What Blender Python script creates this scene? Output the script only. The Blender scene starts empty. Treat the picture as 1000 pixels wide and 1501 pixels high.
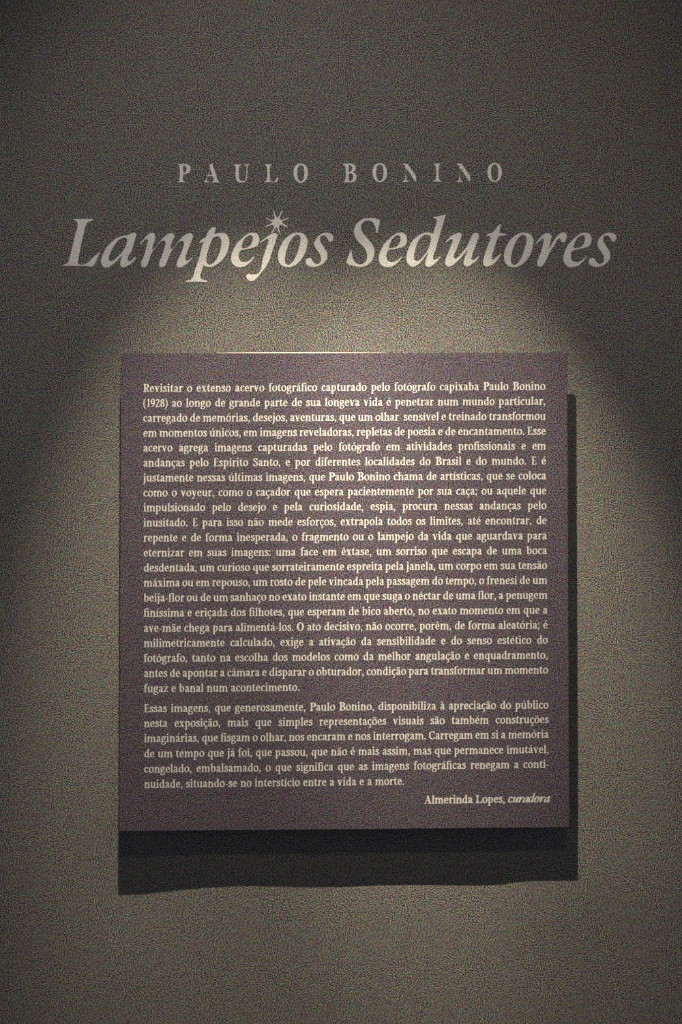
import bpy, math, random
from mathutils import Vector, Matrix
from mathutils.geometry import delaunay_2d_cdt

C = bpy.context.scene.collection
sc = bpy.context.scene

# ------------------------------------------------------------------ measures
S = 0.0016            # metres on the wall per photo pixel
DC = 1.90             # camera to wall
GAP = 0.060           # wall to the front face of the board
CZ = 1.50             # height of the lens
R_ = (DC - GAP) / DC  # shrink of the board plane seen in front of the wall

# ------------------------------------------------------------------ camera
cam_d = bpy.data.cameras.new('camera')
cam = bpy.data.objects.new('camera', cam_d)
C.objects.link(cam)
cam.location = (0, -DC, CZ)
cam.rotation_euler = (math.pi / 2, 0, 0)
cam_d.sensor_fit = 'VERTICAL'
cam_d.sensor_height = 24.0
cam_d.lens = 24.0 * DC / (1501 * S)
sc.camera = cam

# ------------------------------------------------------------------ light
sc.view_settings.view_transform = 'Standard'
sc.view_settings.look = 'None'
sc.view_settings.gamma = 1.0
sc.view_settings.use_curve_mapping = False
sc.view_settings.exposure = 0.09

w = bpy.data.worlds.new('dim_gallery')
sc.world = w
w.use_nodes = True
w.node_tree.nodes['Background'].inputs[0].default_value = (0.78, 0.82, 1.0, 1)
w.node_tree.nodes['Background'].inputs[1].default_value = 0.17


def spot(name, loc, aim, power, half, blend, radius, col):
    l = bpy.data.lights.new(name, 'SPOT')
    l.energy = power
    l.spot_size = math.radians(2 * half)
    l.spot_blend = blend
    l.shadow_soft_size = radius
    l.color = col
    o = bpy.data.objects.new(name, l)
    C.objects.link(o)
    o.location = loc
    o.rotation_euler = (Vector(aim) - Vector(loc)).to_track_quat('-Z', 'Y').to_euler()
    return o


WARM = (1.0, 0.865, 0.65)
LAMP = (-0.17, -1.127, 3.62)
KW = 4 * math.pi ** 2 / 0.16
# one track lamp close to the wall: hot beam, softer field round it, faint spill of its reflector
spot('track_spotlight_beam', LAMP, (0.311, 0, 1.308), 2.08 * KW, 12.3, 1.0, 0.008, WARM)
spot('track_spotlight_field', LAMP, (-0.20, 0, 1.12), 1.85 * KW, 14.5, 1.0, 0.008, WARM)
spot('track_spotlight_spill', LAMP, (-0.12, 0, 0.9), 0.135 * KW, 38.0, 1.0, 0.008, (1.0, 1.0, 0.97))
# a second, weaker lamp of the next track row
spot('track_spotlight_far', (0.24, -2.16, 3.62), (0.03, 0, 2.11), 0.20 * KW, 26.1, 0.7, 0.03, WARM)

# ------------------------------------------------------------------ materials


def mat(name, col, rough=0.8, grain=0.0, gscale=420.0, blotch=0.0, bump=0.0, spec=0.3, hue=0.2):
    m = bpy.data.materials.new(name)
    m.use_nodes = True
    nt = m.node_tree
    N, L = nt.nodes, nt.links
    b = N['Principled BSDF']
    b.inputs['Base Color'].default_value = (*col, 1)
    b.inputs['Roughness'].default_value = rough
    b.inputs['Specular IOR Level'].default_value = spec
    tc = N.new('ShaderNodeTexCoord')
    src = None
    if grain > 0:
        sep = N.new('ShaderNodeSeparateXYZ')
        L.new(tc.outputs['Object'], sep.inputs[0])
        flat = N.new('ShaderNodeCombineXYZ')
        L.new(sep.outputs['X'], flat.inputs['X'])
        L.new(sep.outputs['Z'], flat.inputs['Y'])
        n = N.new('ShaderNodeTexNoise')
        n.noise_dimensions = '2D'
        n.inputs['Scale'].default_value = gscale
        n.inputs['Detail'].default_value = 1.0
        n.inputs['Roughness'].default_value = 0.6
        L.new(flat.outputs[0], n.inputs['Vector'])
        # speckle of the paint: mostly light/dark, a little colour
        mixc = N.new('ShaderNodeMix'); mixc.data_type = 'RGBA'
        mixc.inputs[0].default_value = hue
        L.new(n.outputs['Fac'], mixc.inputs[6])
        L.new(n.outputs['Color'], mixc.inputs[7])
        sub = N.new('ShaderNodeVectorMath'); sub.operation = 'SUBTRACT'
        L.new(mixc.outputs[2], sub.inputs[0]); sub.inputs[1].default_value = (0.5, 0.5, 0.5)
        scl = N.new('ShaderNodeVectorMath'); scl.operation = 'SCALE'
        L.new(sub.outputs[0], scl.inputs[0]); scl.inputs['Scale'].default_value = grain
        add = N.new('ShaderNodeVectorMath'); add.operation = 'ADD'
        L.new(scl.outputs[0], add.inputs[0]); add.inputs[1].default_value = (1, 1, 1)
        src = add
        if blotch > 0:
            mp = N.new('ShaderNodeMapping'); mp.inputs['Scale'].default_value = (38, 75, 1)
            L.new(flat.outputs[0], mp.inputs['Vector'])
            n2 = N.new('ShaderNodeTexNoise'); n2.noise_dimensions = '2D'
            n2.inputs['Scale'].default_value = 1.0
            n2.inputs['Detail'].default_value = 3
            L.new(mp.outputs[0], n2.inputs['Vector'])
            s2 = N.new('ShaderNodeVectorMath'); s2.operation = 'SUBTRACT'
            L.new(n2.outputs['Color'], s2.inputs[0]); s2.inputs[1].default_value = (0.5, 0.5, 0.5)
            k2 = N.new('ShaderNodeVectorMath'); k2.operation = 'SCALE'
            L.new(s2.outputs[0], k2.inputs[0]); k2.inputs['Scale'].default_value = blotch
            a2 = N.new('ShaderNodeVectorMath'); a2.operation = 'ADD'
            L.new(add.outputs[0], a2.inputs[0]); L.new(k2.outputs[0], a2.inputs[1])
            src = a2
        mx = N.new('ShaderNodeVectorMath'); mx.operation = 'MAXIMUM'
        L.new(src.outputs[0], mx.inputs[0]); mx.inputs[1].default_value = (0.05, 0.05, 0.05)
        mul = N.new('ShaderNodeVectorMath'); mul.operation = 'MULTIPLY'
        L.new(mx.outputs[0], mul.inputs[0]); mul.inputs[1].default_value = col
        L.new(mul.outputs[0], b.inputs['Base Color'])
        if bump > 0:
            bp = N.new('ShaderNodeBump')
            bp.inputs['Strength'].default_value = bump
            bp.inputs['Distance'].default_value = 0.001
            L.new(n.outputs['Fac'], bp.inputs['Height'])
            L.new(bp.outputs[0], b.inputs['Normal'])
    return m


M_WALL = mat('matte_grey_wall_paint', (0.163, 0.162, 0.150), 0.9, grain=10.0, blotch=0.8, spec=0.15)
M_BOARD = mat('plum_grey_printed_board', (0.078, 0.067, 0.086), 0.75, grain=10.0, blotch=0.9, spec=0.2)
M_LETTER = mat('cream_vinyl', (0.88, 0.86, 0.81), 0.7, grain=2.0, blotch=0.2, spec=0.2)
M_INK = mat('cream_print', (0.63, 0.61, 0.59), 0.7, grain=1.2, spec=0.1)
M_GLINT = mat('pale_edge_glint', (0.80, 0.76, 0.66), 0.6, grain=0.3)  # pale colour stands in for lamplight caught on the board's top edge
M_CEIL = mat('charcoal_ceiling_paint', (0.05, 0.05, 0.05), 0.9, grain=0.2)
M_FLOOR = mat('dark_floor_screed', (0.10, 0.095, 0.09), 0.6, grain=0.3)
M_WOOD = mat('dark_spacer', (0.06, 0.05, 0.05), 0.7, grain=0.2)

# ------------------------------------------------------------------ helpers


def mesh_obj(name, verts, faces, material, parent=None, smooth=False):
    me = bpy.data.meshes.new(name)
    me.from_pydata(verts, [], faces)
    me.validate()
    me.update()
    me.materials.append(material)
    if smooth:
        for p in me.polygons:
            p.use_smooth = True
    o = bpy.data.objects.new(name, me)
    C.objects.link(o)
    o.parent = parent
    return o


def box(name, lo, hi, material, parent=None):
    x0, y0, z0 = lo
    x1, y1, z1 = hi
    v = [(x0, y0, z0), (x1, y0, z0), (x1, y1, z0), (x0, y1, z0), (x0, y0, z1), (x1, y0, z1), (x1, y1, z1), (x0, y1, z1)]
    f = [(0, 3, 2, 1), (4, 5, 6, 7), (0, 1, 5, 4), (1, 2, 6, 5), (2, 3, 7, 6), (3, 0, 4, 7)]
    return mesh_obj(name, v, f, material, parent)


def empty(name, loc, label, cat):
    o = bpy.data.objects.new(name, None)
    C.objects.link(o)
    o.location = loc
    o.empty_display_size = 0.05
    o['label'] = label
    o['category'] = cat
    return o


def wall_xz(px, py):
    return ((px - 500) * S, CZ + (750.5 - py) * S)


def board_xz(px, py):
    return ((px - 500) * S * R_, CZ + (750.5 - py) * S * R_)


# ------------------------------------------------------------------ the room
# the plaster of the wall is not quite true: low down it waves by a few millimetres
WAVE = [(-400, 0), (60, 2), (172, 12), (200, 11.5), (235, 8), (270, 4.5), (310, 1.5), (350, 0), (400, 1), (450, 2.5),
        (500, 2.5), (560, 0.5), (620, 0.5), (690, 2), (730, 1.5), (755, -2), (780, -4), (850, -4), (930, -1), (1400, 0)]


def wave(px):
    for (a, va), (b, vb) in zip(WAVE, WAVE[1:]):
        if a <= px <= b:
            t = (px - a) / (b - a)
            t = t * t * (3 - 2 * t)
            return va + (vb - va) * t
    return 0.0


def build_wall():
    W, H = 3.0, 4.0
    xs = [-W, -2.2, -1.5, -1.1] + [-0.9 + 0.0125 * i for i in range(145)] + [1.1, 1.5, 2.2, W]
    zs = [0.0, 0.15, 0.3] + [0.34 + 0.02 * i for i in range(36)] + [1.1, 1.4, 2.0, 2.6, 3.2, H]
    zw = CZ + (750.5 - 1300) * S
    verts, faces = [], []
    for z in zs:
        k = math.exp(-((z - zw) / 0.13) ** 2)
        if z > 1.05 or z < 0.1:
            k = 0
        for x in xs:
            px = x / S + 500
            verts.append((x, (wave(px) - 2.6) * S / 2.2 * k, z))
    n = len(xs)
    for j in range(len(zs) - 1):
        for i in range(n - 1):
            a = j * n + i
            faces.append((a, a + 1, a + n + 1, a + n))
    # the body of the wall behind its face
    b0 = len(verts)
    for j, z in enumerate(zs):
        verts.append((-W, 0.18, z)); verts.append((W, 0.18, z))
    for j in range(len(zs) - 1):
        p, q = b0 + 2 * j, b0 + 2 * j + 2
        faces.append((p + 1, p, q, q + 1))
        faces.append((p, j * n, (j + 1) * n, q))
        faces.append((j * n + n - 1, p + 1, q + 1, (j + 1) * n + n - 1))
    o = mesh_obj('wall_back', verts, faces, M_WALL, smooth=False)
    for p in o.data.polygons:
        if p.index < (len(zs) - 1) * (n - 1):
            p.use_smooth = True
    o['kind'] = 'structure'
    return o


build_wall()
box('floor', (-3, -4.5, -0.12), (3, 0.18, 0.0), M_FLOOR)['kind'] = 'structure'
box('ceiling', (-3, -4.5, 4.0), (3, 0.18, 4.12), M_CEIL)['kind'] = 'structure'

# ------------------------------------------------------------------ outlines of letters


def spline(pts, closed=True, n=5):
    """pts: (x, y, corner). Catmull-Rom through smooth points, straight ends at corners."""
    m = len(pts)
    out = []
    rng = m if closed else m - 1
    for i in range(rng):
        p1, p2 = pts[i], pts[(i + 1) % m]
        p0 = pts[(i - 1) % m] if (closed or i > 0) else p1
        p3 = pts[(i + 2) % m] if (closed or i + 2 < m) else p2
        a, b = Vector(p1[:2]), Vector(p2[:2])
        d = (b - a).length

        def tang(pp, pc, pn):
            u, v = Vector(pc[:2]) - Vector(pp[:2]), Vector(pn[:2]) - Vector(pc[:2])
            lu, lv = u.length or 1e-6, v.length or 1e-6
            t = (u / lu) * lv + (v / lv) * lu
            return t / (lu + lv)
        t1 = (b - a) / (d or 1) if p1[2] else tang(p0, p1, p2)
        t2 = (b - a) / (d or 1) if p2[2] else tang(p1, p2, p3)
        for k in range(n):
            t = k / n
            h00 = 2 * t ** 3 - 3 * t * t + 1
            h10 = t ** 3 - 2 * t * t + t
            h01 = -2 * t ** 3 + 3 * t * t
            h11 = t ** 3 - t * t
            q = a * h00 + t1 * d * h10 + b * h01 + t2 * d * h11
            out.append((q.x, q.y))
    if not closed:
        out.append(tuple(pts[-1][:2]))
    return out


def parse(s):
    r = []
    for tok in s.split():
        c = tok.endswith('!')
        x, y = tok.rstrip('!').split(',')
        r.append((float(x), float(y), c))
    return r


def area(poly):
    return 0.5 * sum(a[0] * b[1] - b[0] * a[1] for a, b in zip(poly, poly[1:] + poly[:1]))


def union(solids, holes=()):
    """Flat union of polygons minus holes -> (verts, triangles), one clean sheet."""
    vs, fs = [], []
    for poly in list(solids) + list(holes):
        q = [poly[0]]
        for p in poly[1:]:
            if abs(p[0] - q[-1][0]) + abs(p[1] - q[-1][1]) > 1e-7:
                q.append(p)
        if abs(area(q)) < 1e-9:
            q = None
        elif area(q) < 0:
            q = q[::-1]
        if q is None:
            q = []
        base = len(vs)
        vs += [Vector(p) for p in q]
        fs.append(list(range(base, base + len(q))))
    hole_ids = set(range(len(solids), len(solids) + len(holes)))
    keep = [i for i, f in enumerate(fs) if len(f) >= 3]
    idx = {n: i for n, i in enumerate(keep)}
    V, E, F, ov, oe, of = delaunay_2d_cdt(vs, [], [fs[i] for i in keep], 0, 1e-6)
    tris = []
    for f, o in zip(F, of):
        ids = {idx[i] for i in o}
        if ids and not (ids & hole_ids):
            tris.append(tuple(f))
    return [(v.x, v.y) for v in V], tris


def sheet(glyph, place, front, back):
    """Turn a flat glyph into a thin solid: front face + edges. place maps glyph (x,y) to world (x,z)."""
    V, T = glyph
    used = sorted({i for t in T for i in t})
    mp = {i: k for k, i in enumerate(used)}
    pts = [place(*V[i]) for i in used]
    n = len(pts)
    verts = [(x, front, z) for x, z in pts] + [(x, back, z) for x, z in pts]
    faces = []
    ec = {}
    for t in T:
        a = [mp[i] for i in t]
        (x0, z0), (x1, z1), (x2, z2) = (pts[i] for i in a)
        if (x1 - x0) * (z2 - z0) - (x2 - x0) * (z1 - z0) < 0:
            a = a[::-1]
        faces.append(tuple(a))
        for p, q in ((a[0], a[1]), (a[1], a[2]), (a[2], a[0])):
            ec[(p, q)] = ec.get((p, q), 0) + 1
    for (p, q) in list(ec):
        if (q, p) not in ec:
            faces.append((q, p, p + n, q + n))
    return verts, faces


# traced letters: (origin x, origin y, zoom), outline, holes  (photo pixels = origin + point / zoom)
TITLE = {
 'L': ((90, 310, 16.667), "290,185! 480,186 768,182! 765,205 640,265 605,330 540,560 445,1000 393,1265! 430,1292 510,1300 600,1285 700,1200 860,1050 920,1000! 945,1015! 900,1100 845,1230 800,1300 740,1345! 600,1332 390,1330 35,1328! 45,1305! 150,1265 205,1120 250,950 330,600 395,310 375,240 295,203!", []),
 'a': ((140, 330, 14.286), "780,165 830,160 855,195 840,260 800,400 740,570 680,680 675,735 715,755 770,725 835,660! 850,675! 790,770 680,850 590,885 530,860 520,790 545,690 562,628! 480,720 380,810 300,865 220,890 150,855 118,790 130,680 175,580 230,470 310,385 420,290 540,235 660,215 720,190",
       ["640,270 665,310 640,420 590,520 540,590 460,670 380,740 320,760 280,725 285,650 330,540 390,430 470,330 550,275"]),
 'm': ((200, 330, 11.111), "55,300! 70,312! 110,265 165,228 190,240 180,300 150,420 110,540 75,630 85,670 120,688 160,670 200,590 235,490 265,430 300,385 360,310 420,255 460,255 475,285 455,380 410,520 370,620 375,665 405,688 455,670 500,590 545,480 575,420 640,330 710,265 755,258 775,285 755,380 710,500 665,600 655,650 680,685 730,685 790,650 850,600 910,540! 900,530! 840,575 810,580 795,550 815,470 870,330 910,230 920,170 895,135 845,135 780,170 710,235 640,320 575,395! 555,388! 560,340 600,230 620,175 600,140 555,132 500,155 430,220 350,305 290,385 258,397! 262,355 300,240 310,180 290,140 240,130 190,155 120,230", []),
 'p': ((265, 325, 12.5), "560,115 600,100 640,110 635,150 610,225! 680,213 760,203 830,225 880,300 890,390 860,530 800,650 720,740 620,805 520,830 415,800! 385,900 360,1000 380,1050 485,1080! 485,1103! 280,1098 92,1105! 92,1082! 190,1055 225,1010 260,890 320,720 390,470 425,365! 350,390! 332,380! 400,320 455,290 490,210",
       ["600,290 650,268 700,275 740,330 745,430 710,570 650,700 580,770 520,790 480,755 470,680 490,570 530,440 560,360"]),
 'e': ((330, 330, 16.667), "720,775! 700,765! 640,830 560,885 460,905 380,880 340,810 335,720 365,640 420,605 540,585 680,550 780,510 830,420 835,310 800,230 720,187 620,190 520,235 400,340 290,450 210,590 160,720 150,850 190,950 270,1010 370,1028 480,1005 580,940 660,860",
       ["405,562! 400,530 430,430 490,320 560,265 620,245 670,275 680,340 655,440 600,520 520,555 450,568"]),
 'j': ((355, 300, 12.51), "340,705! 332,690! 400,630 480,575 560,530 610,522 642,545 630,620 590,740 545,880 490,1040 420,1160 340,1260 270,1345 200,1398 130,1395 90,1350 75,1300 100,1275 180,1283 260,1275 310,1250 340,1200 375,1020 430,840 480,680 485,645 460,630 400,660", []),
 'o': ((400, 330, 16.667), "600,185 720,200 810,270 848,370 840,500 800,650 720,800 620,920 500,1000 370,1028 250,1000 160,920 130,800 140,660 190,520 260,390 370,280 480,210",
       ["600,235 655,265 680,340 660,480 610,650 540,820 460,930 380,975 320,945 295,860 310,720 360,540 440,370 520,270"]),
 's': ((440, 330, 18.182), "700,205 800,220 870,280 890,350 860,410 800,440 765,420 730,360 690,300 630,275 560,300 530,370 550,450 600,540 660,630 710,720 725,820 700,920 640,1000 540,1070 430,1105 310,1108 210,1075 155,1010 155,950 200,885 260,872 305,900 340,960 390,1020 450,1040 520,1010 560,940 560,870 520,770 450,660 400,580 380,490 410,400 470,310 570,235", []),
 'S': ((500, 310, 15.385), "875,200! 865,270 845,400 815,490! 795,470! 785,390 755,300 710,240 640,205 570,205 500,250 455,310 450,390 490,480 580,590 680,710 735,800 755,900 740,1010 690,1120 600,1200 500,1240 400,1250 280,1225 170,1195 120,1150! 160,1020 220,860! 238,880! 250,980 280,1090 330,1160 410,1195 500,1180 560,1120 585,1030 580,930 530,830 430,720 340,610 300,520 290,430 320,330 400,235 500,170 620,150 760,155 860,188!", []),
 'd': ((590, 305, 14.286), "645,190! 740,175 850,150 915,125! 890,200 860,310 800,500 750,680 690,880 645,1040 650,1085 700,1075 760,1040 795,1005! 805,1020! 750,1090 680,1160 600,1215 530,1228 490,1195 485,1120 520,1000 545,915! 480,1010 400,1110 310,1190 220,1228 140,1195 90,1110 90,1000 125,860 190,720 290,610 400,540 510,512 580,520 640,548! 680,420 715,260 712,240 650,205!",
       ["540,555 590,590 600,650 570,780 520,900 440,1010 360,1090 300,1115 250,1085 245,1000 270,870 320,720 400,610 470,560"]),
 'u': ((645, 330, 15.385), "130,395! 122,378! 200,300 290,225 380,185 450,172 490,210 480,270 430,400 370,560 315,680 310,740 350,755 410,720 500,620 590,510 640,420 700,290 750,195 810,172 865,190 878,240 850,340 780,540 720,700 715,775 755,790 820,745 880,690! 888,715! 820,800 730,870 640,925 580,925 540,880 550,780 600,640 625,545! 560,630 450,760 350,850 260,920 190,935 130,890 118,820 160,690 220,540 270,400 285,330 265,310 210,340", []),
 't': ((700, 320, 18.76), "640,155! 648,175! 615,300 598,400! 680,420 795,430! 790,455! 700,480 590,490 550,560 500,700 440,900 395,1060 400,1130 440,1140 500,1090 570,1030 630,975! 650,990! 580,1110 480,1220 370,1295 260,1325 190,1300 158,1230 180,1080 230,920 290,740 340,600 360,530 330,490 250,485! 240,465! 300,430 410,395 490,320 560,220", []),
 'r': ((780, 330, 16.667), "95,465! 85,440! 170,340 260,245 340,205 390,195 450,225 480,265 465,330 430,480 390,605! 450,520 510,420 590,300 680,210 750,180 820,195 850,250 835,340 790,420 750,425 710,390 690,340 660,325 620,360 560,470 460,620 390,760 320,900 260,990 190,1020 135,985 125,930 170,790 230,620 280,420 285,345 265,320 200,370", []),
 'star': ((385, 300, 25.0), "375,240! 400,220! 418,232! 470,390 535,485! 620,400 680,232! 715,230! 715,260! 650,420 625,530! 700,555 850,510 960,480! 968,497! 900,535 760,580 695,640! 790,710 920,790! 905,820! 830,795 700,740 615,745! 600,850 650,1040! 620,1060! 580,960 540,850 490,820! 450,880 380,1000 345,1060! 315,1045! 380,930 415,800 390,745! 300,750 200,780 95,820! 82,800! 180,750 340,680 355,640! 280,580 130,510! 115,490! 150,485! 280,545 420,560! 440,480 430,400 400,300", []),
}
CAPS = {
 'P': ((255, 230, 13.333), "80,140! 200,138 260,145 310,180 325,230 310,290 260,325 180,336! 178,450 190,475 215,485! 215,497! 70,497! 70,485! 100,470 108,440 108,190 103,165 80,153!", ["180,160! 210,165 240,190 248,235 235,290 205,315 180,318!"]),
 'A': ((255, 230, 13.333), "735,130! 752,130! 830,380 855,450 890,483! 890,497! 745,497! 745,485! 775,470 778,450 756,375! 665,375! 645,440 650,470 685,485! 685,497! 590,497! 590,485! 625,455 650,390 703,205 697,165!", ["712,228! 750,352! 673,352!"]),
 'U': ((335, 230, 13.333), "105,148! 250,148! 250,160! 218,170 210,195 210,400 225,455 270,475 320,460 345,410 350,300 350,195 340,170 310,160! 310,148! 410,148! 410,160! 380,172 372,195 368,330 360,420 330,475 265,502 190,490 150,440 140,370 138,195 130,168 105,160!", []),
 'L': ((335, 230, 13.333), "710,148! 850,148! 850,160! 825,170 817,195 815,440 820,472 850,480 900,475 930,440 955,395! 975,398! 960,450 945,495! 710,495! 710,483! 735,473 745,445 745,195 738,170 710,160!", []),
 'O': ((420, 230, 13.333), "280,132 350,150 400,215 420,310 408,400 360,475 285,508 210,480 155,405 138,310 155,215 205,155", ["280,158 325,185 348,260 348,370 330,440 290,482 240,455 215,380 212,270 232,190"]),
 'B': ((495, 230, 13.333), "108,138! 250,132 310,145 350,185 355,220 335,270 290,302! 345,330 375,380 360,440 310,485 240,497 110,495! 110,483! 140,470 150,440 150,190 145,168 108,152!", ["218,155! 260,165 285,210 275,265 245,292 218,298!", "218,318! 270,325 305,370 298,430 265,470 230,472 218,460!"]),
 'N': ((580, 230, 13.333), "140,133! 230,133! 390,360! 388,195 380,165 345,150! 345,135! 440,135! 440,150! 412,165 403,195 400,475! 378,475! 205,210! 207,420 215,455 250,475! 250,490! 135,490! 135,475! 175,455 185,420 187,190 180,165 140,148!", []),
 'I': ((580, 230, 13.333), "750,133! 870,133! 870,147! 855,160 850,190 855,430 865,460 890,468! 890,482! 735,482! 735,468! 770,458 782,430 782,190 775,160 750,147!", []),
}


def traced(entry, n=6):
    (ox, oy, z), out, holes = entry
    f = lambda s: [(ox + x / z, oy + y / z) for x, y in spline(parse(s), True, n)]
    return union([f(out)], [f(h) for h in holes])


_tr = {}


def letter(parent, table, key, tid, dx=0.0, dy=0.0, name='letter'):
    if (tid, key) not in _tr:
        _tr[(tid, key)] = traced(table[key])
    ox, oy, oz = parent.location
    v, f = sheet(_tr[(tid, key)], lambda x, y: wall_xz(x + dx, y + dy), -0.0006, 0.0)
    v = [(x - ox, y - oy, z - oz) for x, y, z in v]
    return mesh_obj(name, v, f, M_LETTER, parent)


# the title in italics
tx, tz = wall_xz(500, 390)
title = empty('exhibition_title', (tx, 0, tz), 'large cream italic lettering on the grey wall, a little star over its first word', 'wall lettering')
for key, dx in [('L', 0), ('a', 0), ('m', 0), ('p', 0), ('e', 0), ('j', 0), ('o', 0), ('s', 0),
                ('S', 0), ('e', 216.5), ('d', 0), ('u', 0), ('t', 0), ('o', 331.2), ('r', 0), ('e', 487.0), ('s', 414.9)]:
    letter(title, TITLE, key, 't', dx)
letter(title, TITLE, 'star', 't', name='starburst')['label'] = 'eight-pointed star in place of the dot of the j'

# the widely spaced capitals above
nx, nz = wall_xz(500, 267)
names = empty('artist_name', (nx, 0, nz), 'small widely spaced cream capital letters on the grey wall, above the italic title', 'wall lettering')
for key, dx, dy in [('P', 0, 0), ('A', 0, 0), ('U', 0, 0), ('L', 0, 0), ('O', 0, 0),
                    ('B', 0, 0), ('O', 115.9, -0.8), ('N', 0, 0), ('I', 0, 0), ('N', 79.3, 0), ('O', 284.3, -1.0)]:
    letter(names, CAPS, key, 'c', dx, dy)

# ------------------------------------------------------------------ the roman text letters
# units: tenth of a photo pixel, baseline 0, y up
XH = 86


def ribbon(pts, a=17.6, b=6.6, ang=14.0, closed=False, n=5, width=None):
    """A broad-nib pen drawn along a smooth line."""
    P = [(p[0], p[1], len(p) > 2) for p in pts]
    c = spline(P, closed, n)
    m = len(c)
    L, Rr = [], []
    for i in range(m):
        p, q = (c[(i - 1) % m], c[(i + 1) % m]) if closed else (c[max(i - 1, 0)], c[min(i + 1, m - 1)])
        d = Vector((q[0] - p[0], q[1] - p[1]))
        d.normalize()
        nn = Vector((-d.y, d.x))
        if width is not None:
            h = width / 2
        else:
            t = math.radians(ang)
            h = 0.5 * math.hypot(a * (nn.x * math.cos(t) + nn.y * math.sin(t)), b * (-nn.x * math.sin(t) + nn.y * math.cos(t)))
        L.append((c[i][0] + nn.x * h, c[i][1] + nn.y * h))
        Rr.append((c[i][0] - nn.x * h, c[i][1] - nn.y * h))
    out = []
    for i in range(m if closed else m - 1):
        j = (i + 1) % m
        out.append([L[i], Rr[i], Rr[j]])
        out.append([L[i], Rr[j], L[j]])
    return out


def ball(x, y, r, ry=None):
    ry = ry or r
    return [[(x + r * math.cos(k * math.pi / 6), y + ry * math.sin(k * math.pi / 6)) for k in range(12)]]


HW = 8.6


def stem(x, y0, y1):
    return [[(x - HW, y0), (x + HW, y0), (x + HW, y1), (x - HW, y1)]]


def foot(x, y=0, l=18, r=18):
    return [[(x - l, y), (x + r, y), (x + r, y + 4.5), (x + HW, y + 9), (x + HW, y + 16), (x - HW, y + 16), (x - HW, y + 9), (x - l, y + 4.5)]]


def head(x, y):
    return [[(x - 19, y - 12), (x - 19, y - 9), (x + HW, y + 2), (x + HW, y - 14), (x - HW, y - 20), (x - HW, y - 11)]]


def spur(x):
    return [[(x - HW, 0), (x - HW, 14), (x + HW, 14), (x + HW, 9), (x + 18, 7), (x + 18, 3.5), (x + 6, 0)]]


def bar(x0, y0, x1, y1, w):
    return ribbon([(x0, y0, 1), (x1, y1, 1)], width=w, n=1)


G = {}   # glyph -> (advance, polygons, holes)


def g(ch, adv, polys):
    G[ch] = (adv, polys)


ARCH = lambda x0, x1: ribbon([(x0 + 4, 58), (x0 + 15, 73), (x0 + 28, 79), (x1 - 6, 74), (x1, 58), (x1, 20)])
dotless = stem(21, 0, XH) + foot(21) + head(21, XH)
g('ı', 42, dotless)
g('i', 42, dotless + ball(20, 112, 11))
g('l', 42, stem(21, 0, 122) + foot(21) + head(21, 122))
g('n', 84, stem(21, 0, XH) + foot(21) + head(21, XH) + ARCH(21, 63) + stem(63, 0, 30) + foot(63))
g('h', 84, stem(21, 0, 122) + foot(21) + head(21, 122) + ARCH(21, 63) + stem(63, 0, 30) + foot(63))
g('m', 126, stem(21, 0, XH) + foot(21, 0, 18, 15) + head(21, XH) + ARCH(21, 63) + stem(63, 0, 30) + foot(63, 0, 15, 15) + ARCH(63, 105) + stem(105, 0, 30) + foot(105, 0, 15, 18))
g('u', 83, head(20, XH) + ribbon([(20, 78), (20, 35), (24, 13), (37, 6), (51, 13), (60, 26)]) + stem(62, 4, XH) + head(62, XH) + spur(62))
RING = lambda cx, cy, rx, ry: ribbon([(cx + rx * math.cos(k * math.pi / 6), cy + ry * math.sin(k * math.pi / 6)) for k in range(12)], closed=True, n=3)
g('o', 76, RING(38, 43, 26, 39.5))
EBODY = ribbon([(53, 47), (50, 68), (36, 82), (20, 71), (13.5, 43), (19, 17), (36, 6), (50, 11), (58, 20)])
g('e', 68, EBODY + bar(15, 46, 62, 46, 6.5) + [[(46, 49), (62, 49), (62, 43), (46, 43)]])
CBODY = ribbon([(52, 68), (46, 79), (36, 82), (20, 71), (13.5, 43), (19, 17), (36, 6), (48, 10), (56, 19)])
g('c', 63, CBODY + ball(48, 69, 8.5))
ABODY = ribbon([(15, 68), (22, 79), (33, 81), (44, 73), (47, 56), (47, 22), (50, 9), (58, 6), (66, 12)]) + ribbon([(47, 50), (32, 44), (18, 34), (14.5, 20), (22, 7), (34, 8), (47, 20)]) + ball(17, 67, 8.5)
g('a', 69, ABODY)
g('b', 79, stem(20, 8, 122) + head(20, 122) + ribbon([(22, 62), (36, 78), (52, 76), (62, 58), (63, 40), (55, 14), (38, 5), (20, 10)]))
g('d', 81, stem(60, 4, 122) + head(60, 122) + spur(60) + ribbon([(59, 70), (46, 80), (27, 73), (15.5, 43), (20, 17), (35, 6), (48, 12), (60, 26)]))
g('p', 81, stem(21, -40, XH) + foot(21, -41) + head(21, XH) + ribbon([(23, 62), (37, 78), (53, 76), (63, 58), (64, 40), (56, 14), (40, 5), (21, 12)]))
g('q', 80, stem(59, -40, XH - 2) + foot(59, -41) + [[(50, 78), (68.6, 90), (68.6, 70), (50, 66)]] + ribbon([(59, 70), (45, 80), (27, 73), (15.5, 43), (20, 17), (35, 6), (48, 12), (59, 26)]))
FB = stem(21, 0, 92) + foot(21) + ribbon([(21, 86), (22, 103), (30, 117), (42, 119), (50, 113)])
g('f', 48, FB + ball(47, 113, 8) + bar(4, 80, 42, 80, 6.5))
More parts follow.
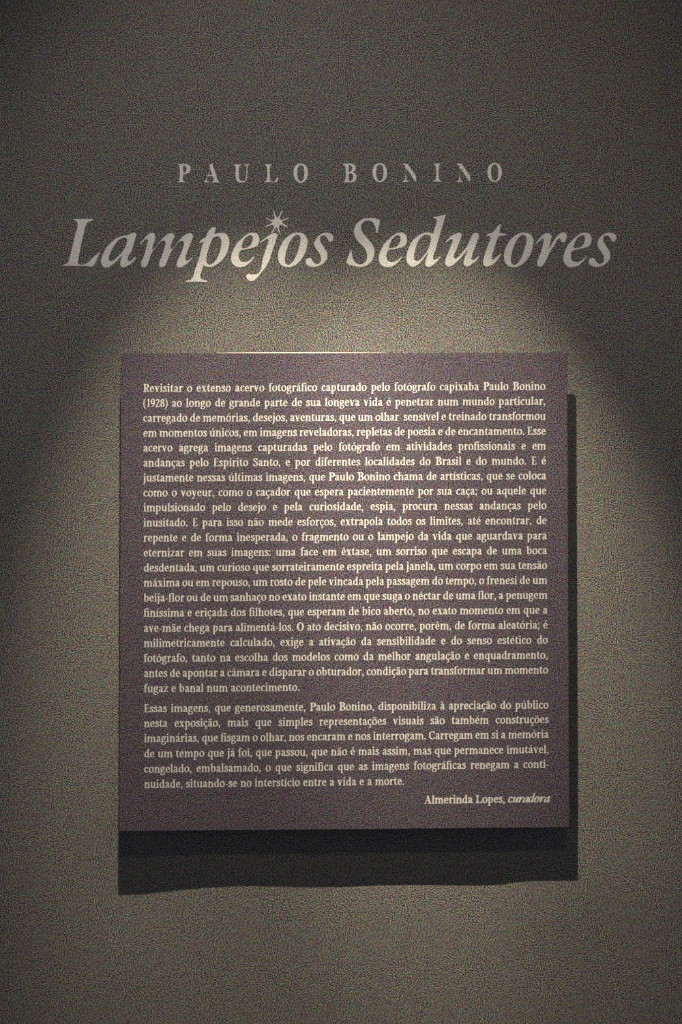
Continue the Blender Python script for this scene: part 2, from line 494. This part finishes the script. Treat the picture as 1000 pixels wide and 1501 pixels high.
# joined fi and fl
g('ﬁ', 86, FB + ribbon([(42, 119), (56, 116), (66, 106)]) + ball(64, 108, 8) + bar(4, 80, 66, 80, 6.5) + [[(x + 44, y) for x, y in p] for p in stem(21, 0, 83) + foot(21)])
g('ﬂ', 88, FB + ribbon([(42, 119), (52, 118), (64, 121)]) + bar(4, 80, 42, 80, 6.5) + [[(x + 45, y) for x, y in p] for p in stem(21, 0, 122) + foot(21)])
g('g', 72, RING(33, 57, 19, 25) + ribbon([(22, 36), (13, 25), (17, 14), (36, 11), (54, 7), (61, -6), (54, -25), (34, -34), (15, -29), (10, -15), (20, 2), (30, 10)], a=15, b=7) + ribbon([(46, 76), (56, 79), (68, 80)], width=9))
g('j', 42, head(21, XH) + ribbon([(21, 80), (21, 10), (19, -14), (12, -28), (0, -36)], a=19) + ball(20, 112, 11))
g('r', 59, stem(21, 0, XH) + foot(21, 0, 18, 20) + head(21, XH) + ribbon([(25, 58), (34, 73), (44, 80), (54, 77)], a=14, b=8) + ball(51, 74, 8.5))
g('s', 58, ribbon([(47, 67), (39, 79), (28, 82), (16, 74), (16, 60), (28, 49), (41, 38), (46, 22), (40, 9), (27, 4.5), (14, 9), (9, 21)], a=18, b=8) + [[(42, 70), (49, 84), (51, 60), (47, 60)], [(9, 2), (7, 27), (11, 27), (16, 14)]])
g('t', 50, ribbon([(21, 88), (21, 24), (25, 10), (33, 6), (41, 9), (47, 15)]) + [[(8, 77), (46, 77), (46, 84), (30, 84), (30, 108), (26, 108), (19, 94), (5, 82), (5, 77)]])


def tslab(x0, x1, y=86):
    return [[(x0, y - 5), (x1, y - 5), (x1, y), (x0, y)]]


g('v', 74, bar(16, 85, 39, 2, 19) + bar(36, 1, 57, 85, 7.5) + tslab(0, 30) + tslab(46, 73))
g('y', 73, bar(16, 85, 40, 2, 19) + bar(58, 85, 33, -12, 7.5) + ribbon([(34, -8), (27, -27), (16, -36), (6, -32)], width=10) + ball(10, -31, 8.5) + tslab(0, 30) + tslab(46, 73))
g('x', 75, bar(18, 85, 56, 2, 19) + bar(56, 85, 17, 2, 7.5) + tslab(1, 32) + tslab(43, 71) + tslab(1, 30, 5) + tslab(42, 74, 5))
g('z', 66, bar(52, 80, 13, 6, 16) + tslab(8, 60, 85) + tslab(6, 60, 8) + [[(8, 66), (12, 66), (18, 80), (8, 85)], [(60, 20), (55, 20), (48, 5), (60, 0)]])
CED = ribbon([(35, 4), (38, -8), (47, -16), (43, -30), (30, -36), (21, -32)], a=11, b=8)
g('ç', 63, CBODY + ball(48, 69, 8.5) + CED)


def acute(x):
    return [[(x - 8, 96), (x - 3, 94), (x + 18, 116), (x + 10, 124)]]


def grave(x):
    return [[(x + 8, 96), (x + 3, 94), (x - 18, 116), (x - 10, 124)]]


def circ(x):
    return [[(x - 19, 96), (x - 13, 94), (x, 108), (x, 121)], [(x, 108), (x + 13, 94), (x + 19, 96), (x, 121)]]


def tilde(x):
    return ribbon([(x - 21, 100), (x - 13, 110), (x - 4, 109), (x + 5, 104), (x + 13, 103), (x + 21, 114)], a=9, b=9)


for ch, basech, fn, x in [('á', 'a', acute, 34), ('â', 'a', circ, 34), ('ã', 'a', tilde, 34), ('à', 'a', grave, 34), ('é', 'e', acute, 36), ('ê', 'e', circ, 36),
                          ('í', 'ı', acute, 22), ('ó', 'o', acute, 38), ('õ', 'o', tilde, 38), ('ú', 'u', acute, 42)]:
    g(ch, G[basech][0], G[basech][1] + fn(x))
COM = ball(17, 9, 10.5) + [[(18, 17), (27, 10), (25, -8), (12, -24), (9, -21), (17, -4)]]
g('.', 35, ball(17, 9, 10.5))
g(',', 35, COM)
g(';', 36, COM + ball(17, 72, 10.5))
g(':', 36, ball(17, 9, 10.5) + ball(17, 72, 10.5))
g('-', 46, bar(6, 38, 40, 38, 9))
g('(', 44, ribbon([(36, 124), (20, 98), (13, 50), (20, 0), (36, -26)], a=13, b=6, ang=0))
g(')', 44, ribbon([(8, 124), (24, 98), (31, 50), (24, 0), (8, -26)], a=13, b=6, ang=0))
g('1', 60, stem(34, 0, 118) + foot(34) + [[(10, 100), (10, 96), (26, 100), (34, 104), (34, 118)]])
g('9', 66, RING(32, 80, 20, 34) + ribbon([(52, 80), (50, 50), (40, 24), (14, 0)], a=18))
g('2', 66, ribbon([(10, 88), (16, 106), (30, 114), (46, 104), (48, 84), (38, 58), (12, 10)]) + bar(8, 6, 60, 6, 13) + [[(60, 12), (60, 26), (56, 26), (50, 10)]])
g('8', 66, RING(33, 88, 17, 25) + RING(33, 32, 21, 29))
g('E', 78, stem(24, 0, 117) + foot(24, 0, 18, 10) + [[(6, 112), (6, 117), (66, 117), (67, 95), (63, 95), (56, 110), (24, 111)], [(24, 57), (52, 57), (55, 50), (57, 50), (57, 72), (55, 72), (52, 64), (24, 64)], [(24, 0), (70, 0), (75, 28), (70, 28), (60, 7), (24, 6)]])
g('S', 72, ribbon([(58, 92), (48, 109), (34, 113), (18, 104), (16, 84), (32, 68), (50, 52), (57, 32), (48, 11), (32, 4.5), (16, 10), (9, 28)], a=19, b=8) + [[(54, 100), (62, 118), (62, 86), (57, 86)], [(8, 0), (7, 34), (11, 34), (16, 14)]])
g('C', 90, ribbon([(78, 92), (66, 109), (50, 113), (26, 98), (16, 60), (26, 20), (50, 5), (68, 9), (82, 26)], a=20, b=7) + [[(74, 104), (82, 116), (82, 82), (78, 82)]])


def cap_glyph(ch, adv, lsb):
    (ox, oy, z), out, holes = CAPS[ch]
    pts = spline(parse(out), True, 4)
    x0 = min(p[0] for p in pts)
    y1 = {'P': 497, 'A': 497, 'L': 495, 'O': 497, 'B': 496}[ch]
    k = 118 / 355.0
    f = lambda q: [((x - x0) * k + lsb, (y1 - y) * k) for x, y in q]
    G[ch] = (adv, [f(pts)], [f(spline(parse(h), True, 4)) for h in holes])


cap_glyph('P', 84, 2)
cap_glyph('A', 102, 1)
cap_glyph('L', 92, 2)
cap_glyph('O', 102, 4)
cap_glyph('B', 94, 2)
(_a, _s, _h) = G['P']
g('R', 92, None)
G['R'] = (92, _s + bar(42, 58, 78, 3, 18) + [[(64, 0), (92, 0), (92, 5), (64, 5)]], _h)

GC = {}


def glyph(ch):
    if ch not in GC:
        e = G[ch]
        GC[ch] = union(e[1], e[2] if len(e) > 2 else ())
    return GC[ch]


# italic letters of the word after the curator's name come from the title's letters
IT = {}


def italic(ch):
    if ch not in IT:
        if ch == 'c':
            q = [[(x + 0.22 * y, y) for x, y in p] for p in ribbon([(50, 70), (44, 80), (35, 82), (19, 71), (11, 43), (16, 17), (31, 5), (45, 12), (57, 27)], a=20, b=7, ang=20) + ball(47, 70, 8)]
            V, T = union(q)
        else:
            V, T = traced(TITLE[ch], 3)
            k = 1.75
            x0 = min(v[0] for v in V)
            V = [((x - x0) * k, (390.3 - y) * k) for x, y in V]
        IT[ch] = (V, T)
    return IT[ch]


LINES = [
 ("Revisitar o extenso acervo fotográfico capturado pelo fotógrafo capixaba Paulo Bonino", 574.8, 571.6),
 ("(1928) ao longo de grande parte de sua longeva vida é penetrar num mundo particular,", 596.6, 593.6),
 ("carregado de memórias, desejos, aventuras, que um olhar  sensível e treinado transformou", 618.5, 615.5),
 ("em momentos únicos, em imagens reveladoras, repletas de poesia e de encantamento. Esse", 640.3, 637.3),
 ("acervo agrega imagens capturadas pelo fotógrafo em atividades profissionais e em", 662.1, 659.1),
 ("andanças pelo Espírito Santo, e por diferentes localidades do Brasil e do mundo. E é", 684.0, 681.0),
 ("justamente nessas últimas imagens, que Paulo Bonino chama de artísticas, que se coloca", 706.0, 702.8),
 ("como o voyeur, como o caçador que espera pacientemente por sua caça; ou aquele que", 727.9, 724.6),
 ("impulsionado pelo desejo e pela curiosidade, espia, procura nessas andanças pelo", 749.7, 746.4),
 ("inusitado. E para isso não mede esforços, extrapola todos os limites, até encontrar, de", 771.8, 768.4),
 ("repente e de forma inesperada, o fragmento ou o lampejo da vida que aguardava para", 793.9, 790.6),
 ("eternizar em suas imagens: uma face em êxtase, um sorriso que escapa de uma boca", 815.9, 812.4),
 ("desdentada, um curioso que sorrateiramente espreita pela janela, um corpo em sua tensão", 838.0, 834.1),
 ("máxima ou em repouso, um rosto de pele vincada pela passagem do tempo, o frenesi de um", 859.9, 855.9),
 ("beija-flor ou de um sanhaço no exato instante em que suga o néctar de uma flor, a penugem", 881.9, 877.6),
 ("finíssima e eriçada dos filhotes, que esperam de bico aberto, no exato momento em que a", 904.2, 899.5),
 ("ave-mãe chega para alimentá-los. O ato decisivo, não ocorre, porêm, de forma aleatória; é", 926.4, 921.4),
 ("milimetricamente calculado, exige a ativação da sensibilidade e do senso estético do", 948.5, 943.5),
 ("fotógrafo, tanto na escolha dos modelos como da melhor angulação e enquadramento,", 970.5, 965.6),
 ("antes de apontar a câmara e disparar o obturador, condição para transformar um momento", 992.6, 987.4),
 ("fugaz e banal num acontecimento.", 1014.8, 1009.3),
 ("Essas imagens, que generosamente, Paulo Bonino, disponibiliza à apreciação do público", 1044.2, 1038.6),
 ("nesta exposição, mais que simples representações visuais são também construções", 1066.1, 1060.0),
 ("imaginárias, que fisgam o olhar, nos encaram e nos interrogam. Carregam em si a memória", 1088.1, 1081.8),
 ("de um tempo que já foi, que passou, que não é mais assim, mas que permanece imutável,", 1110.4, 1104.0),
 ("congelado, embalsamado, o que significa que as imagens fotográficas renegam a conti-", 1132.8, 1125.6),
 ("nuidade, situando-se no interstício entre a vida e a morte.", 1155.2, 1147.8),
]
RAGGED = {20: 439.5, 26: 593.0}     # the last line of each paragraph ends early
KX = 1.06                            # natural set width of the face


def words_of(s):
    return [w_ for w_ in s.replace('fi', 'ﬁ').replace('fl', 'ﬂ').split(' ')]


def width(word):
    return sum(G[c][0] for c in word) / 10.0 * KX


BY = -GAP                       # front face of the board
BX0, BZ1 = board_xz(175.5, 516.6)
BX1, BZ0 = board_xz(834, 1216)

panel = empty('text_panel', ((BX0 + BX1) / 2, BY + 0.004, BZ0), 'large dark plum text panel held off the wall, filled with cream printed paragraphs', 'wall panel')
PX, PY, PZ = panel.location


def board():
    """Thin sheet with softened edges; corners follow the photo."""
    corners = [board_xz(177.0, 517.4), board_xz(831.9, 516.4), board_xz(835.0, 1213.0), board_xz(174.5, 1218.6)]
    t, bev = 0.008, 0.0008
    cx = sum(c[0] for c in corners) / 4
    cz = sum(c[1] for c in corners) / 4
    loops = [(0.0, bev), (bev, 0.0), (t - bev, 0.0), (t, bev)]
    verts = []
    N = 1
    for dy, ins in loops:
        for (x, z) in corners:
            verts.append((x - math.copysign(ins, x - cx) - PX, BY + dy - PY, z - math.copysign(ins, z - cz) - PZ))
    faces = [(3, 2, 1, 0)]
    for k in range(3):
        for i in range(4):
            a, b = k * 4 + i, k * 4 + (i + 1) % 4
            faces.append((a, b, b + 4, a + 4))
    faces.append((12, 13, 14, 15))
    return mesh_obj('board', verts, faces, M_BOARD, panel)


board()


def edge_glint():
    """Painted lamp glint on part of the top edge: a pale sliver sloping back."""
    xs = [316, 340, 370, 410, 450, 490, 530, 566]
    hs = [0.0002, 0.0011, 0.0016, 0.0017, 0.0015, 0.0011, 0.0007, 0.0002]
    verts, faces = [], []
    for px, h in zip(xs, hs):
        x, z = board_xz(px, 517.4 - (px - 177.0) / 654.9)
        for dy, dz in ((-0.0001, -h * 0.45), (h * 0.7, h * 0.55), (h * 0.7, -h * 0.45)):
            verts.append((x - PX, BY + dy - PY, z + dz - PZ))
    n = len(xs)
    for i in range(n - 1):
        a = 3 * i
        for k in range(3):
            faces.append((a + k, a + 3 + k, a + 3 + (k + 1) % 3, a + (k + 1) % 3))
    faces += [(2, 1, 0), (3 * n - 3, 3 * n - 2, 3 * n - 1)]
    o = mesh_obj('edge_glint', verts, faces, M_GLINT, panel)
    o['label'] = 'painted glint of light along part of the top edge'


edge_glint()
for sx in (0.14, 0.86):
    for sz in (0.15, 0.85):
        x = BX0 + (BX1 - BX0) * sx
        z = BZ0 + (BZ1 - BZ0) * sz
        nseg = 20
        v, f = [], []
        for y in (BY + 0.008, -0.0005):
            for k in range(nseg):
                a = 2 * math.pi * k / nseg
                v.append((x + 0.018 * math.cos(a) - PX, y - PY, z + 0.018 * math.sin(a) - PZ))
        for k in range(nseg):
            j = (k + 1) % nseg
            f.append((k, k + nseg, j + nseg, j))
        f.append(tuple(range(nseg)))
        f.append(tuple(range(2 * nseg - 1, nseg - 1, -1)))
        mesh_obj('spacer', v, f, M_WOOD, panel)


def add_word(acc, chars, x, yfun, kx, getter, adv, lift=0.0):
    """Append letters from pen position x (photo px); returns the new x."""
    for c in chars:
        V, T = getter(c)
        x0 = x
        y0 = yfun(x0)
        slope = yfun(x0 + 1) - y0
        place = lambda u, v_: board_xz(x0 + u * 0.1 * kx, y0 - v_ * 0.1 + slope * u * 0.1 * kx)
        vs, fs = sheet((V, T), place, BY - 0.00035 - lift, BY)
        b = len(acc[0])
        acc[0].extend((vx - PX, vy - PY, vz - PZ) for vx, vy, vz in vs)
        acc[1].extend(tuple(i + b for i in f) for f in fs)
        x += adv(c) * 0.1 * kx
    return x


for i, (s, yl, yr) in enumerate(LINES):
    t = (yl - 574.8) / (1155.2 - 574.8)
    xl = 209.6 + 1.6 * t
    xr_full = 799.5 + 5.6 * t
    xr = RAGGED.get(i, xr_full)
    yfun = (lambda a, b, x0, x1: (lambda x: a + (b - a) * (x - x0) / (x1 - x0)))(yl, yr, xl, xr_full)
    ws = words_of(s)
    total = sum(width(w_) for w_ in ws)
    ngap = len(ws) - 1
    xr += 0.4
    gap = (xr - xl - total) / ngap
    print('LINE', i + 1, 'gap %.2f' % gap)
    kx = KX
    if gap < 3.2 or i in RAGGED:      # tighten the letters a touch, as a typesetter would
        want = 4.2 if i in RAGGED else 3.2
        kx = KX * (xr - xl - want * ngap) / total
        gap = want
    acc = ([], [])
    x = xl
    for w_ in ws:
        x = add_word(acc, w_, x, yfun, kx, glyph, lambda c: G[c][0])
        x += gap
    mesh_obj('text_line', acc[0], acc[1], M_INK, panel)

# signature, set to the right
yfun = lambda x: 1178.2 + (1175.8 - 1178.2) * (x - 622) / (806 - 622)
acc = ([], [])
tot = width('Almerinda') + width('Lopes,')
kx = KX * (740.5 - 622 - 4.0) / tot
print('SIG kx', kx / KX)
for k in (0, 1):      # the signature is set bolder than the text
    x = add_word(acc, 'Almerinda', 621.9 + 0.5 * k, yfun, kx, glyph, lambda c: G[c][0], 0.0001 * k)
    x = add_word(acc, 'Lopes,', x + 4.0, yfun, kx, glyph, lambda c: G[c][0], 0.0001 * k)
sig = mesh_obj('signature_line', acc[0], acc[1], M_INK, panel)
acc = ([], [])
ITADV = {'c': 75, 'u': 82, 'r': 68, 'a': 82, 'd': 86, 'o': 76}
tot = sum(ITADV[c] for c in 'curadora') / 10
for k in (0, 1):
    add_word(acc, 'curadora', 744.1 + 0.4 * k, yfun, 61.3 / tot, italic, lambda c: ITADV[c], 0.0001 * k)
it = mesh_obj('italic_word', acc[0], acc[1], M_INK, sig)
it['label'] = 'last word of the signature in slanted italics'
